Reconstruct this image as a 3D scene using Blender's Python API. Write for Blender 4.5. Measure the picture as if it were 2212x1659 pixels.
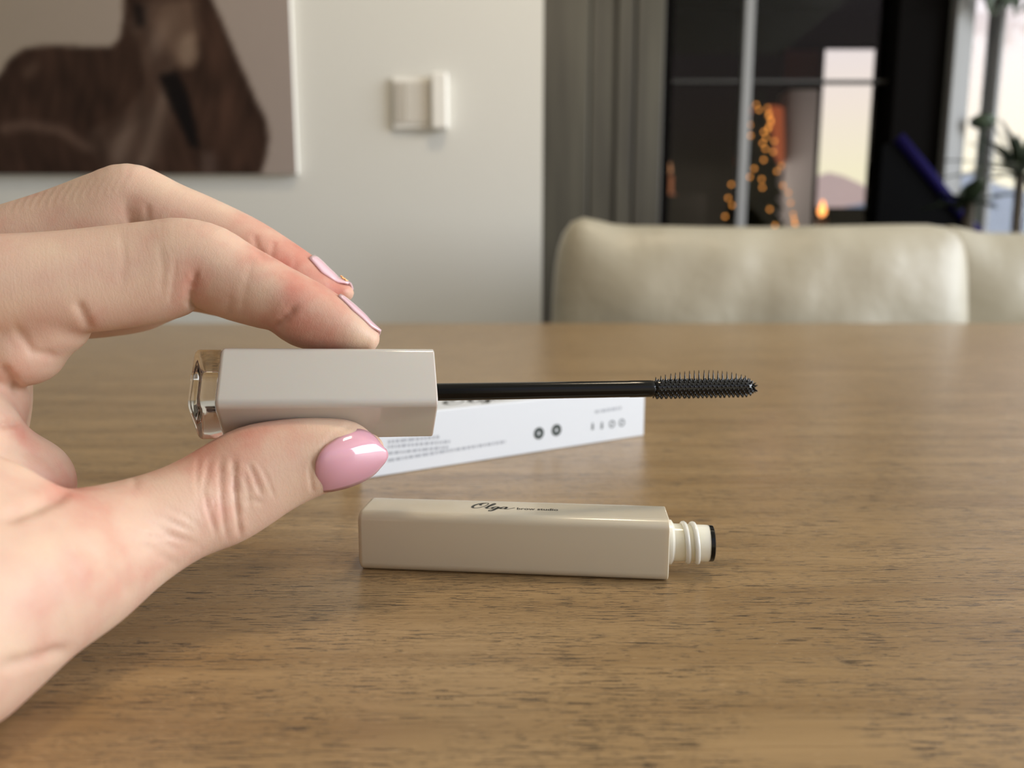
import bpy, bmesh, math, random
import numpy as np
from mathutils import Vector, Matrix

random.seed(7); rng = np.random.default_rng(7)
S = bpy.context.scene
COL = S.collection
for o in list(bpy.data.objects): bpy.data.objects.remove(o)

# ------------------------------------------------------------------ camera
W, H, F = 2212.0, 1659.0, 1600.0
PITCH = math.radians(8.5)
CAM_H = 0.0685
FWD = np.array([0, math.cos(PITCH), -math.sin(PITCH)])
UPV = np.array([0, math.sin(PITCH), math.cos(PITCH)])
RGT = np.array([1.0, 0, 0])
CAM = np.array([0, 0, CAM_H])
cam = bpy.data.cameras.new('camera'); cam_o = bpy.data.objects.new('camera', cam); COL.objects.link(cam_o)
cam.sensor_width = 36; cam.lens = F / W * 36
cam.clip_start = 0.005
cam_o.location = CAM; cam_o.rotation_euler = (math.pi/2 - PITCH, 0, 0)
cam.dof.use_dof = True; cam.dof.focus_distance = 0.161
cam.dof.aperture_fstop = cam.lens*1e-3 / 0.0021
S.camera = cam_o

# ------------------------------------------------------------------ world, lights, exposure
S.view_settings.view_transform = 'Standard'; S.view_settings.look = 'None'
S.view_settings.gamma = 1; S.view_settings.use_curve_mapping = False
S.view_settings.exposure = -0.12
w = bpy.data.worlds.new('evening_sky'); S.world = w; w.use_nodes = True
nt = w.node_tree; nt.nodes.clear()
wo = nt.nodes.new('ShaderNodeOutputWorld'); bg = nt.nodes.new('ShaderNodeBackground')
tc = nt.nodes.new('ShaderNodeTexCoord'); sp = nt.nodes.new('ShaderNodeSeparateXYZ')
rp = nt.nodes.new('ShaderNodeValToRGB')
nt.links.new(tc.outputs['Generated'], sp.inputs[0]); nt.links.new(sp.outputs['Z'], rp.inputs[0])
e = rp.color_ramp.elements
e[0].position = 0.0; e[0].color = (.95, .84, .60, 1)
e[1].position = 1.0; e[1].color = (.60, .68, .82, 1)
a_ = e.new(.12); a_.color = (1.0, .90, .66, 1)
a_ = e.new(.20); a_.color = (.98, .84, .76, 1)
a_ = e.new(.30); a_.color = (.88, .78, .84, 1)
a_ = e.new(.55); a_.color = (.70, .74, .84, 1)
nt.links.new(rp.outputs[0], bg.inputs[0]); bg.inputs[1].default_value = 1.08
nt.links.new(bg.outputs[0], wo.inputs[0])

def area(name, loc, target, sx, sy, power, color):
    l = bpy.data.lights.new(name, 'AREA'); l.shape = 'RECTANGLE'; l.size = sx; l.size_y = sy
    l.energy = power; l.color = color
    o = bpy.data.objects.new(name, l); COL.objects.link(o); o.location = loc
    o.rotation_euler = (Vector(target) - Vector(loc)).to_track_quat('-Z', 'Y').to_euler()
    return o
area('window_daylight', (3.7, -.15, .95), (0, .45, .05), 2.4, 2.2, 195, (.86, .93, 1.0))
area('warm_overhead_fill', (.3, .55, 1.6), (.1, .9, 0), .25, .25, 9, (1.0, .82, .58))  # unseen warm source added overhead to brighten the upper wall

# ------------------------------------------------------------------ projection helpers (measure a place in the room from a sight line)
def ray(px, py):
    return FWD + (px - W/2)/F*RGT - (py - H/2)/F*UPV
def at(px, py, d):                 # point at axial distance d
    return CAM + ray(px, py)*d
def onY(px, py, Y):
    r = ray(px, py); return CAM + r*(Y/r[1])
def onZ(px, py, z=0.0):
    r = ray(px, py); return CAM + r*((z - CAM_H)/r[2])
def proj(P):
    q = P - CAM; d = q @ FWD
    return W/2 + F*(q @ RGT)/d, H/2 - F*(q @ UPV)/d, d

# ------------------------------------------------------------------ object helpers
def tag(o, label=None, cat=None, group=None, kind=None):
    if label: o['label'] = label
    if cat: o['category'] = cat
    if group: o['group'] = group
    if kind: o['kind'] = kind
    return o
def empty(name, label, cat, loc=(0,0,0), group=None, mat=None):
    o = bpy.data.objects.new(name, None); COL.objects.link(o); o.empty_display_size = .02
    if mat is not None: o.matrix_world = mat
    else: o.location = loc
    return tag(o, label, cat, group)
def mesh_obj(name, verts, faces, m, parent=None, smooth=True, label=None, kind=None):
    me = bpy.data.meshes.new(name); me.from_pydata([tuple(map(float, v)) for v in verts], [], [tuple(map(int, f)) for f in faces])
    if smooth: me.shade_smooth()
    me.materials.append(m); me.update()
    o = bpy.data.objects.new(name, me); COL.objects.link(o)
    if parent: o.parent = parent
    if label: o['label'] = label
    if kind: o['kind'] = kind
    return o
class MB:
    def __init__(s): s.v = []; s.f = []
    def add(s, v, f):
        n = len(s.v); s.v += [tuple(x) for x in v]; s.f += [tuple(i+n for i in q) for q in f]; return s
    def box(s, a, b, bev=0):
        x0,y0,z0 = a; x1,y1,z1 = b
        if bev == 0:
            return s.add([(x0,y0,z0),(x1,y0,z0),(x1,y1,z0),(x0,y1,z0),(x0,y0,z1),(x1,y0,z1),(x1,y1,z1),(x0,y1,z1)],
                [(0,3,2,1),(4,5,6,7),(0,1,5,4),(1,2,6,5),(2,3,7,6),(3,0,4,7)])
        bm = bmesh.new(); bmesh.ops.create_cube(bm, size=1)
        for v in bm.verts: v.co = Vector(((x0+x1)/2+(x1-x0)*v.co.x, (y0+y1)/2+(y1-y0)*v.co.y, (z0+z1)/2+(z1-z0)*v.co.z))
        bmesh.ops.bevel(bm, geom=bm.edges[:], offset=bev, segments=3, affect='EDGES', profile=.5)
        bm.verts.index_update()
        s.add([v.co[:] for v in bm.verts], [[v.index for v in f.verts] for f in bm.faces]); bm.free(); return s
    def lathe(s, prof, n=32, M=None, axis='x'):      # prof: (pos, radius)
        vs = []; fs = []
        for (p, r) in prof:
            for k in range(n):
                t = 2*math.pi*k/n; c, q = r*math.cos(t), r*math.sin(t)
                vs.append((p, c, q) if axis == 'x' else (c, q, p))
        m = len(prof)
        for i in range(m-1):
            for k in range(n):
                a, b = i*n+k, i*n+(k+1) % n
                fs.append((a, a+n, b+n, b) if axis == 'x' else (a, b, b+n, a+n))
        fs.append(tuple(range(n)) if axis == 'x' else tuple(reversed(range(n))))
        fs.append(tuple(reversed(range((m-1)*n, m*n))) if axis == 'x' else tuple(range((m-1)*n, m*n)))
        if M is not None: vs = [tuple(M @ Vector(v)) for v in vs]
        return s.add(vs, fs)
    def tube(s, pts, r, n=8):
        pts = [Vector(p) for p in pts]; vs = []; fs = []
        for i, p in enumerate(pts):
            t = (pts[min(i+1, len(pts)-1)] - pts[max(i-1, 0)]).normalized()
            u = t.orthogonal().normalized() if i == 0 else (u - t*u.dot(t)).normalized()
            v = t.cross(u); rr = r[i] if isinstance(r, (list, tuple)) else r
            for k in range(n):
                a = 2*math.pi*k/n; vs.append(p + (u*math.cos(a) + v*math.sin(a))*rr)
        for i in range(len(pts)-1):
            for k in range(n):
                a, b = i*n+k, i*n+(k+1) % n; fs.append((a, b, b+n, a+n))
        fs.append(tuple(reversed(range(n)))); fs.append(tuple(range((len(pts)-1)*n, len(pts)*n)))
        return s.add(vs, fs)
    def ball(s, c, r, seg=10, rings=7):
        rx, ry, rz = r if isinstance(r, tuple) else (r, r, r)
        vs = [(c[0], c[1], c[2]-rz)]; fs = []
        for i in range(1, rings):
            ph = -math.pi/2 + math.pi*i/rings
            for k in range(seg):
                t = 2*math.pi*k/seg
                vs.append((c[0]+rx*math.cos(ph)*math.cos(t), c[1]+ry*math.cos(ph)*math.sin(t), c[2]+rz*math.sin(ph)))
        vs.append((c[0], c[1], c[2]+rz)); top = len(vs)-1
        for k in range(seg):
            fs.append((0, 1+(k+1) % seg, 1+k)); fs.append((top, top-seg+k, top-seg+(k+1) % seg))
        for i in range(rings-2):
            for k in range(seg):
                a, b = 1+i*seg+k, 1+i*seg+(k+1) % seg; fs.append((a, b, b+seg, a+seg))
        return s.add(vs, fs)
    def build(s, name, m, parent=None, smooth=False, label=None, kind=None):
        return mesh_obj(name, s.v, s.f, m, parent, smooth, label, kind)
def autosmooth(o, deg=35):
    me = o.data; me.shade_smooth()
    bm = bmesh.new(); bm.from_mesh(me)
    for ed in bm.edges:
        if len(ed.link_faces) == 2 and ed.calc_face_angle(0) > math.radians(deg): ed.smooth = False
    bm.to_mesh(me); bm.free()
def structure(o): o['kind'] = 'structure'; return o

# ------------------------------------------------------------------ materials
def srgb(r, g, b):
    f = lambda c: (c/255/12.92 if c/255 <= .04045 else ((c/255+.055)/1.055)**2.4)
    return (f(r), f(g), f(b), 1)
def mat(name, col, rough=.5, **kw):
    m = bpy.data.materials.new(name); m.use_nodes = True
    b = m.node_tree.nodes['Principled BSDF']
    b.inputs['Base Color'].default_value = col; b.inputs['Roughness'].default_value = rough
    for k, v in kw.items():
        b.inputs[k.replace('_', ' ')].default_value = v
    return m
def noise_bump(m, scale, strength, dist=.001, detail=4):
    nt = m.node_tree; b = nt.nodes['Principled BSDF']
    tc = nt.nodes.new('ShaderNodeTexCoord'); n = nt.nodes.new('ShaderNodeTexNoise'); bp = nt.nodes.new('ShaderNodeBump')
    n.inputs['Scale'].default_value = scale; n.inputs['Detail'].default_value = detail
    bp.inputs['Strength'].default_value = strength; bp.inputs['Distance'].default_value = dist
    nt.links.new(tc.outputs['Object'], n.inputs['Vector']); nt.links.new(n.outputs['Fac'], bp.inputs['Height'])
    nt.links.new(bp.outputs['Normal'], b.inputs['Normal'])
    return m
def noise_colour(m, scale, c0, c1, vec_scale=(1,1,1), detail=5, lo=.35, hi=.65):
    nt = m.node_tree; b = nt.nodes['Principled BSDF']
    tc = nt.nodes.new('ShaderNodeTexCoord'); mp = nt.nodes.new('ShaderNodeMapping'); n = nt.nodes.new('ShaderNodeTexNoise'); r = nt.nodes.new('ShaderNodeValToRGB')
    mp.inputs['Scale'].default_value = vec_scale
    n.inputs['Scale'].default_value = scale; n.inputs['Detail'].default_value = detail
    r.color_ramp.elements[0].color = c0; r.color_ramp.elements[0].position = lo
    r.color_ramp.elements[1].color = c1; r.color_ramp.elements[1].position = hi
    nt.links.new(tc.outputs['Object'], mp.inputs[0]); nt.links.new(mp.outputs[0], n.inputs['Vector'])
    nt.links.new(n.outputs['Fac'], r.inputs[0]); nt.links.new(r.outputs[0], b.inputs['Base Color'])
    return m
def emit(name, col, st):
    m = bpy.data.materials.new(name); m.use_nodes = True
    b = m.node_tree.nodes['Principled BSDF']; b.inputs['Base Color'].default_value = (0,0,0,1)
    b.inputs['Emission Color'].default_value = col; b.inputs['Emission Strength'].default_value = st
    return m

def oak_material():
    m = bpy.data.materials.new('oak'); m.use_nodes = True; nt = m.node_tree; b = nt.nodes['Principled BSDF']
    N = nt.nodes.new; L = nt.links.new
    tc = N('ShaderNodeTexCoord')
    def noise(scale_vec, scale, detail, rough=.55, dist=0):
        mp = N('ShaderNodeMapping'); mp.inputs['Scale'].default_value = scale_vec
        L(tc.outputs['Object'], mp.inputs[0]); n = N('ShaderNodeTexNoise')
        n.inputs['Scale'].default_value = scale; n.inputs['Detail'].default_value = detail
        n.inputs['Roughness'].default_value = rough; n.inputs['Distortion'].default_value = dist
        L(mp.outputs[0], n.inputs['Vector']); return n.outputs['Fac']
    def ramp(fac, stops):
        r = N('ShaderNodeValToRGB'); els = r.color_ramp.elements
        els[0].position, els[0].color = stops[0]; els[1].position, els[1].color = stops[-1]
        for p, c in stops[1:-1]:
            x = els.new(p); x.color = c
        L(fac, r.inputs[0]); return r.outputs[0]
    def mix(kind, fac, a, c):
        x = N('ShaderNodeMix'); x.data_type = 'RGBA'; x.blend_type = kind
        if isinstance(fac, float): x.inputs[0].default_value = fac
        else: L(fac, x.inputs[0])
        for s_, i in ((a, 6), (c, 7)):
            if isinstance(s_, tuple): x.inputs[i].default_value = s_
            else: L(s_, x.inputs[i])
        return x.outputs[2]
    broad = noise((1.2, 16, 1), 5.0, 3, .5, .4)
    grain = noise((4, 130, 1), 7.0, 6, .6, .3)
    fine = noise((9, 420, 1), 8.0, 4, .6)
    base = ramp(broad, [(.3, srgb(146,117,80)), (.5, srgb(160,131,92)), (.72, srgb(175,145,104))])
    c1 = mix('MULTIPLY', .5, base, ramp(grain, [(.30, (.66,.63,.60,1)), (.52, (1,1,1,1))]))
    c2 = mix('MULTIPLY', .55, c1, ramp(fine, [(.3, (.72,.70,.66,1)), (.6, (1,1,1,1))]))
    # short open pores, dark and sunk, in loose clusters; their edges are ragged
    rag = noise((150, 420, 1), 9.0, 2, .6)
    def pores(vec, sc, lo, zvec, zlo, wob):
        p = noise(vec, sc, 2, .5)
        ad = N('ShaderNodeMath'); ad.operation = 'MULTIPLY_ADD'; ad.inputs[1].default_value = wob; L(rag, ad.inputs[0]); L(p, ad.inputs[2])
        pr = ramp(ad.outputs[0], [(lo+wob*.5, (0,0,0,1)), (lo+wob*.5+.035, (1,1,1,1))])
        zr = ramp(noise(zvec, 7.0, 3, .5), [(zlo, (0,0,0,1)), (zlo+.07, (1,1,1,1))])
        return mix('MULTIPLY', 1.0, pr, zr)
    pm1 = pores((20, 300, 1), 7.0, .57, (5, 20, 1), .45, .24)
    pm2 = pores((52, 470, 1), 7.0, .60, (5, 11, 1), .40, .18)
    pm = mix('LIGHTEN', 1.0, pm1, mix('MULTIPLY', 1.0, pm2, (.8,.8,.8,1)))
    c3 = mix('MIX', mix('MULTIPLY', 1.0, pm, (.85,.85,.85,1)), c2, srgb(76,64,50))
    # pale limed flecks
    fl = ramp(noise((60, 420, 1), 6.3, 2, .5), [(.66, (0,0,0,1)), (.72, (1,1,1,1))])
    c4 = mix('MIX', mix('MULTIPLY', 1.0, fl, (.5,.5,.5,1)), c3, srgb(204,176,138))
    L(c4, b.inputs['Base Color'])
    b.inputs['Roughness'].default_value = .36; b.inputs['Specular IOR Level'].default_value = .5
    rr = N('ShaderNodeMapRange'); rr.inputs[3].default_value = .22; rr.inputs[4].default_value = .36
    L(grain, rr.inputs[0]); L(rr.outputs[0], b.inputs['Roughness'])
    hm = mix('MULTIPLY', .8, ramp(grain, [(.3, (.55,.55,.55,1)), (.55, (.8,.8,.8,1))]), ramp(pm, [(0., (1,1,1,1)), (1., (.1,.1,.1,1))]))
    bp = N('ShaderNodeBump'); bp.inputs['Strength'].default_value = .55; bp.inputs['Distance'].default_value = .00025
    L(hm, bp.inputs['Height']); L(bp.outputs['Normal'], b.inputs['Normal'])
    return m
M_oak = oak_material()
M_wall = noise_bump(mat('white_plaster', srgb(214,213,207), .8), 60, .08)
M_panel = noise_colour(mat('grey_olive_panel', srgb(96,92,82), .38), 3, srgb(62,58,50), srgb(82,78,67), (8, 1, .6))
M_ceiling = mat('ceiling_white', srgb(228,226,220), .9)
M_floor = noise_colour(mat('floor_tile', srgb(110,104,96), .5), 4, srgb(104,98,90), srgb(124,118,108))
M_black = mat('black_frame', srgb(11,9,8), .8, Specular_IOR_Level=.04)
M_grey = mat('grey_aluminium', srgb(142,142,142), .45)
M_dark = mat('gloom_dark', srgb(42,37,34), .8)  # gloom of the unlit room is put into this dark colour
M_cream_leather = noise_bump(mat('cream_leather', srgb(172,165,146), .42), 9, .5, .012, 3)

# ------------------------------------------------------------------ room shell
WALL_Y = 1.35
FLOOR_Z = -.75; CEIL_Z = 1.85
structure(MB().box((-2.6, -1.2, FLOOR_Z-.05), (2.6, 6.0, FLOOR_Z)).build('floor', M_floor))
structure(MB().box((-2.6, -1.2, CEIL_Z), (2.2, 2.9, CEIL_Z+.05)).build('ceiling', M_ceiling))
structure(MB().box((-2.7, -1.2, FLOOR_Z), (-2.6, WALL_Y, CEIL_Z)).build('wall_left', M_wall))
structure(MB().box((-2.6, -1.3, FLOOR_Z), (.27, -1.2, CEIL_Z)).build('wall_unseen_front', mat('grey_plaster', srgb(150,146,138), .8)))  # out of view behind the camera, added to hold back frontal ambient light
xe = onY(1172, 400, WALL_Y)[0]
structure(MB().box((-2.6, WALL_Y, FLOOR_Z), (xe, WALL_Y+.12, CEIL_Z)).build('wall_back', M_wall))
structure(MB().box((-2.6, WALL_Y-.012, FLOOR_Z), (xe, WALL_Y, FLOOR_Z+.09)).build('baseboard_back', M_ceiling))

# ------------------------------------------------------------------ table
TABLE_FAR = 1.03
table = empty('table', 'long oak dining table under the mascara tube and the white carton', 'table', (0, .5, FLOOR_Z))
def world_child(o, parent):
    o.parent = parent
    M = Matrix.Translation(parent.location) if parent.rotation_euler == Matrix().to_euler() else parent.matrix_world
    o.matrix_parent_inverse = M.inverted()
    return o
o = MB().box((-1.1, .0, -.035), (1.35, TABLE_FAR, 0), .003).build('tabletop', M_oak, smooth=False); world_child(o, table)
for (x, y) in ((-1.02, .08), (1.27, .08), (-1.02, TABLE_FAR-.08), (1.27, TABLE_FAR-.08)):
    o = MB().box((x-.04, y-.04, FLOOR_Z), (x+.04, y+.04, -.035), .004).build('leg', M_oak); world_child(o, table)

# ------------------------------------------------------------------ hand (one continuous implicit surface -> surface nets)
def catmull(A, n):
    A = np.asarray(A, float); k = len(A); out = []
    for t in np.linspace(0, k-1, n):
        i = min(int(t), k-2); f = t-i
        p0, p1, p2, p3 = A[max(i-1,0)], A[i], A[i+1], A[min(i+2,k-1)]
        out.append(.5*((2*p1)+(-p0+p2)*f+(2*p0-5*p1+4*p2-p3)*f*f+(-p0+3*p1-3*p2+p3)*f**3))
    return np.array(out)
class Limb:
    """limb swept along a spine; every station: sight lines to its upper and lower outline, distance, half depth"""
    def __init__(s, st, c0=.006, c1=.004, n=44):
        T = np.array([at(a, b, d) for a, b, c, e, d, h in st]); B = np.array([at(c, e, d) for a, b, c, e, d, h in st])
        X = np.hstack([(T+B)/2, (T-B)/2, np.array([[h*.001] for *_, h in st])])
        X = catmull(X, n); s.c = X[:, :3]; s.u = X[:, 3:6]; s.b = np.maximum(X[:, 6], .0015); s.c0, s.c1 = c0, c1
        s.a = np.linalg.norm(s.u, axis=1)
        g = np.gradient(s.c, axis=0); s.t = g/np.linalg.norm(g, axis=1, keepdims=True)
    def frame(s, t):
        i = np.clip(t.astype(int), 0, len(s.c)-2); f = (t-i)[:, None]
        c = s.c[i]*(1-f)+s.c[i+1]*f; u = s.u[i]*(1-f)+s.u[i+1]*f; b = s.b[i]*(1-f[:,0])+s.b[i+1]*f[:,0]
        tg = s.t[i]*(1-f)+s.t[i+1]*f; tg /= np.linalg.norm(tg, axis=1, keepdims=True)
        a = np.linalg.norm(u, axis=1)
        uh = u - (u*tg).sum(1)[:, None]*tg; uh /= np.linalg.norm(uh, axis=1, keepdims=True)
        return c, uh, np.cross(tg, uh), tg, a, b
    def param(s, P):
        best = np.full(len(P), 1e9, np.float32); tt = np.zeros(len(P), np.float32)
        for i in range(len(s.c)-1):
            A = s.c[i].astype(np.float32); D = (s.c[i+1]-s.c[i]).astype(np.float32)
            q = P-A; h = np.clip(q@D/(D@D), 0, 1); q -= h[:, None]*D; d2 = (q*q).sum(1)
            m = d2 < best; best[m] = d2[m]; tt[m] = i+h[m]
        return tt
    def sdf(s, P):
        t = s.param(P); c, u, v, tg, a, b = s.frame(t); q = P-c
        pu, pv, pw = (q*u).sum(1), (q*v).sum(1), (q*tg).sum(1)
        cw = np.where(t < 1, s.c0, s.c1)
        inner = (t > 0) & (t < len(s.c)-1)              # along the limb the outside of a bend stays round
        pu = np.where(inner, np.sign(pu)*np.sqrt(np.maximum((q*q).sum(1)-pv**2, 0)), pu); pw = np.where(inner, 0, pw)
        k0 = np.sqrt((pu/a)**2+(pv/b)**2+(pw/cw)**2); k1 = np.sqrt((pu/a**2)**2+(pv/b**2)**2+(pw/cw**2)**2)
        return k0*(k0-1)/np.maximum(k1, 1e-6)
    def bounds(s, m=.009):
        r = np.maximum(s.a, s.b)[:, None]+m
        return (s.c-r).min(0), (s.c+r).max(0)
class Ball:
    def __init__(s, px, py, d, rx, ry, rz):
        s.c = at(px, py, d); s.r = np.array([rx, ry, rz])*.001
    def sdf(s, P):
        q = (P-s.c); q = np.stack([q@RGT, q@UPV, q@FWD], 1)
        k0 = np.sqrt(((q/s.r)**2).sum(1)); k1 = np.sqrt(((q/s.r**2)**2).sum(1))
        return k0*(k0-1)/np.maximum(k1, 1e-6)
    def bounds(s, m=.009):
        r = s.r.max()+m; return s.c-r, s.c+r

index = Limb([(-160,512,-160,735,.147,10), (0,507,15,725,.151,9.5), (130,500,148,722,.1545,9), (250,487,272,709,.158,8.6),
    (330,478,345,695,.160,8.5), (395,471,402,672,.1615,8.6), (470,487,424,663,.1625,8.4), (540,527,468,683,.1635,8.2),
    (610,566,540,703,.1645,8), (652,590,580,712,.165,7.8), (702,617,628,744,.1655,7.6), (752,648,686,754,.166,6.8), (792,684,742,757,.1665,5.4), (815,714,785,757,.167,3.6)], c1=.0020)
middle = Limb([(-160,500,-160,690,.169,9.5), (0,450,30,640,.171,9.5), (120,411,160,600,.173,9), (215,374,262,560,.1745,9), (265,357,300,530,.1755,9),
    (318,368,312,528,.176,8.8), (400,402,345,550,.1765,8.5), (470,432,408,572,.1775,8), (560,476,497,602,.1785,7.8), (640,527,577,637,.179,7.6),
    (700,570,640,667,.1795,6.8), (738,600,696,664,.180,5.2), (757,618,735,647,.180,3.4)], c1=.002)
ring = Limb([(-120,540,-120,740,.186,9), (100,515,108,735,.189,8.6), (200,522,205,731,.191,8.4), (300,528,300,717,.192,8.2), (358,545,352,697,.1925,8.2),
    (430,575,398,672,.193,7.5), (500,612,468,682,.1935,7), (560,642,538,686,.194,5)], c1=.003)
pinky = Limb([(-120,610,-120,800,.202,8), (100,590,108,738,.204,7.4), (200,588,208,722,.205,7), (300,600,300,694,.206,6.8), (370,622,360,680,.207,5.5), (420,640,410,672,.207,4)], c1=.003)
thumb = Limb([(-230,1150,-20,1560,.111,17), (-60,1090,128,1440,.119,15), (100,1066,240,1358,.129,12.5), (220,1050,345,1268,.137,10.5), (330,1020,440,1203,.143,9.6),
    (430,970,520,1172,.148,9.2), (508,927,600,1122,.151,8.8), (598,909,664,1085,.1535,8.3), (680,905,730,1058,.1555,7.6), (748,912,778,1042,.157,6.6), (794,938,806,1018,.158,5)], c1=.0030)
arm = Limb([(-330,1000,95,1398,.122,20), (-420,1120,70,1462,.113,19.5), (-600,1250,-55,1578,.101,18), (-800,1420,-270,1790,.087,17), (-1100,1600,-520,2030,.073,16)])
blobs = [Ball(112,703,.157,7.2,6.4,8), Ball(50,752,.157,8,8,9), Ball(-22,868,.158,6.4,7.2,9), Ball(36,1050,.152,11,10.6,10), Ball(-30,980,.158,6.4,8,9)]
palm = [Ball(-210,850,.160,20,33,30), Ball(-190,1080,.142,20,26,24)]
LO = np.array([-.158, .058, -.0005]); HI = np.array([-.0245, .218, .112]); VX = .0006
dims = np.ceil((HI-LO)/VX).astype(int)+1
axs = [LO[i]+VX*np.arange(dims[i]) for i in range(3)]
def field(prim):
    D = np.full(dims, .009, np.float32)
    a, b = prim.bounds()
    i0 = np.clip(np.floor((a-LO)/VX).astype(int), 0, dims); i1 = np.clip(np.ceil((b-LO)/VX).astype(int)+1, 0, dims)
    if (i1 <= i0).any(): return D
    g = np.meshgrid(*[axs[k][i0[k]:i1[k]] for k in range(3)], indexing='ij')
    P = np.stack(g, -1).reshape(-1, 3).astype(np.float32)
    d = np.concatenate([prim.sdf(P[k:k+400000]) for k in range(0, len(P), 400000)])
    D[i0[0]:i1[0], i0[1]:i1[1], i0[2]:i1[2]] = np.minimum(d, .009).reshape(g[0].shape); return D
def smin(a, b, k):
    h = np.clip(.5+.5*(b-a)/k, 0, 1); return b*(1-h)+a*h-k*h*(1-h)
base = field(palm[0])
for q, k in [(palm[1], .012)]+[(b, .0028) for b in blobs]: base = smin(base, field(q), k)
base = smin(base, field(arm), .010)
base = smin(base, field(thumb), .0022)
Dv = base
for q, k in ((index, .0016), (middle, .003), (ring, .003), (pinky, .003)): Dv = np.minimum(Dv, smin(base, field(q), k))
Dv = np.maximum(Dv, (.0008-axs[2])[None, None, :].astype(np.float32))
Dv[0], Dv[-1], Dv[:, 0], Dv[:, -1], Dv[:, :, 0], Dv[:, :, -1] = (.001,)*6
def surface_nets(D):
    nx, ny, nz = D.shape; ins = D < 0
    cnt = np.zeros((nx-1, ny-1, nz-1), np.uint8)
    for i in (0,1):
        for j in (0,1):
            for k in (0,1): cnt += ins[i:nx-1+i, j:ny-1+j, k:nz-1+k]
    cells = np.argwhere((cnt > 0) & (cnt < 8)); ids = np.full((nx-1, ny-1, nz-1), -1, np.int32)
    ids[tuple(cells.T)] = np.arange(len(cells))
    acc = np.zeros((len(cells), 3)); n = np.zeros(len(cells))
    cor = [(i,j,k) for i in (0,1) for j in (0,1) for k in (0,1)]
    for a in cor:
        for ax in range(3):
            if a[ax]: continue
            b = list(a); b[ax] = 1
            va = D[tuple((cells+a).T)]; vb = D[tuple((cells+b).T)]
            m = (va < 0) != (vb < 0)
            t = va[m]/(va[m]-vb[m]); p = np.array(a, float)[None].repeat(m.sum(), 0); p[:, ax] += t
            acc[m] += p; n[m] += 1
    V = cells+acc/n[:, None]; faces = []
    for ax in range(3):
        sl0 = [slice(1, -1)]*3; sl0[ax] = slice(0, -1); sl1 = list(sl0); sl1[ax] = slice(1, None)
        a, b = ins[tuple(sl0)], ins[tuple(sl1)]
        o1, o2 = [(1,2),(2,0),(0,1)][ax]
        for flag in (True, False):
            e = np.argwhere((a != b) & (a == flag))
            off = np.ones(3, int); off[ax] = 0; e = e+off
            q = []
            for d1, d2 in ((0,0),(1,0),(1,1),(0,1)):
                c = e.copy(); c[:, o1] -= 1-d1; c[:, o2] -= 1-d2; q.append(ids[tuple(c.T)])
            q = np.stack(q, 1); faces.append(q if flag else q[:, ::-1])
    return V, np.concatenate(faces)
hv, hf = surface_nets(Dv)
hv = LO+hv*VX
def vnormals(v, f):
    n = np.zeros_like(v); fn = np.cross(v[f[:,2]]-v[f[:,0]], v[f[:,3]]-v[f[:,1]])
    for k in range(4): np.add.at(n, f[:,k], fn)
    return n/np.maximum(np.linalg.norm(n, axis=1, keepdims=True), 1e-12)
def smooth(v, f, it=2, lam=.5):
    e = np.concatenate([f[:, [0,1]], f[:, [1,2]], f[:, [2,3]], f[:, [3,0]]]); deg = np.bincount(e[:,0], minlength=len(v))
    for _ in range(it):
        s_ = np.stack([np.bincount(e[:,0], weights=v[e[:,1], k], minlength=len(v)) for k in range(3)], 1)
        v = v*(1-lam)+lam*s_/np.maximum(deg, 1)[:, None]
    return v
hv = smooth(hv, hf, 3)
hn = vnormals(hv, hf)

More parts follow.
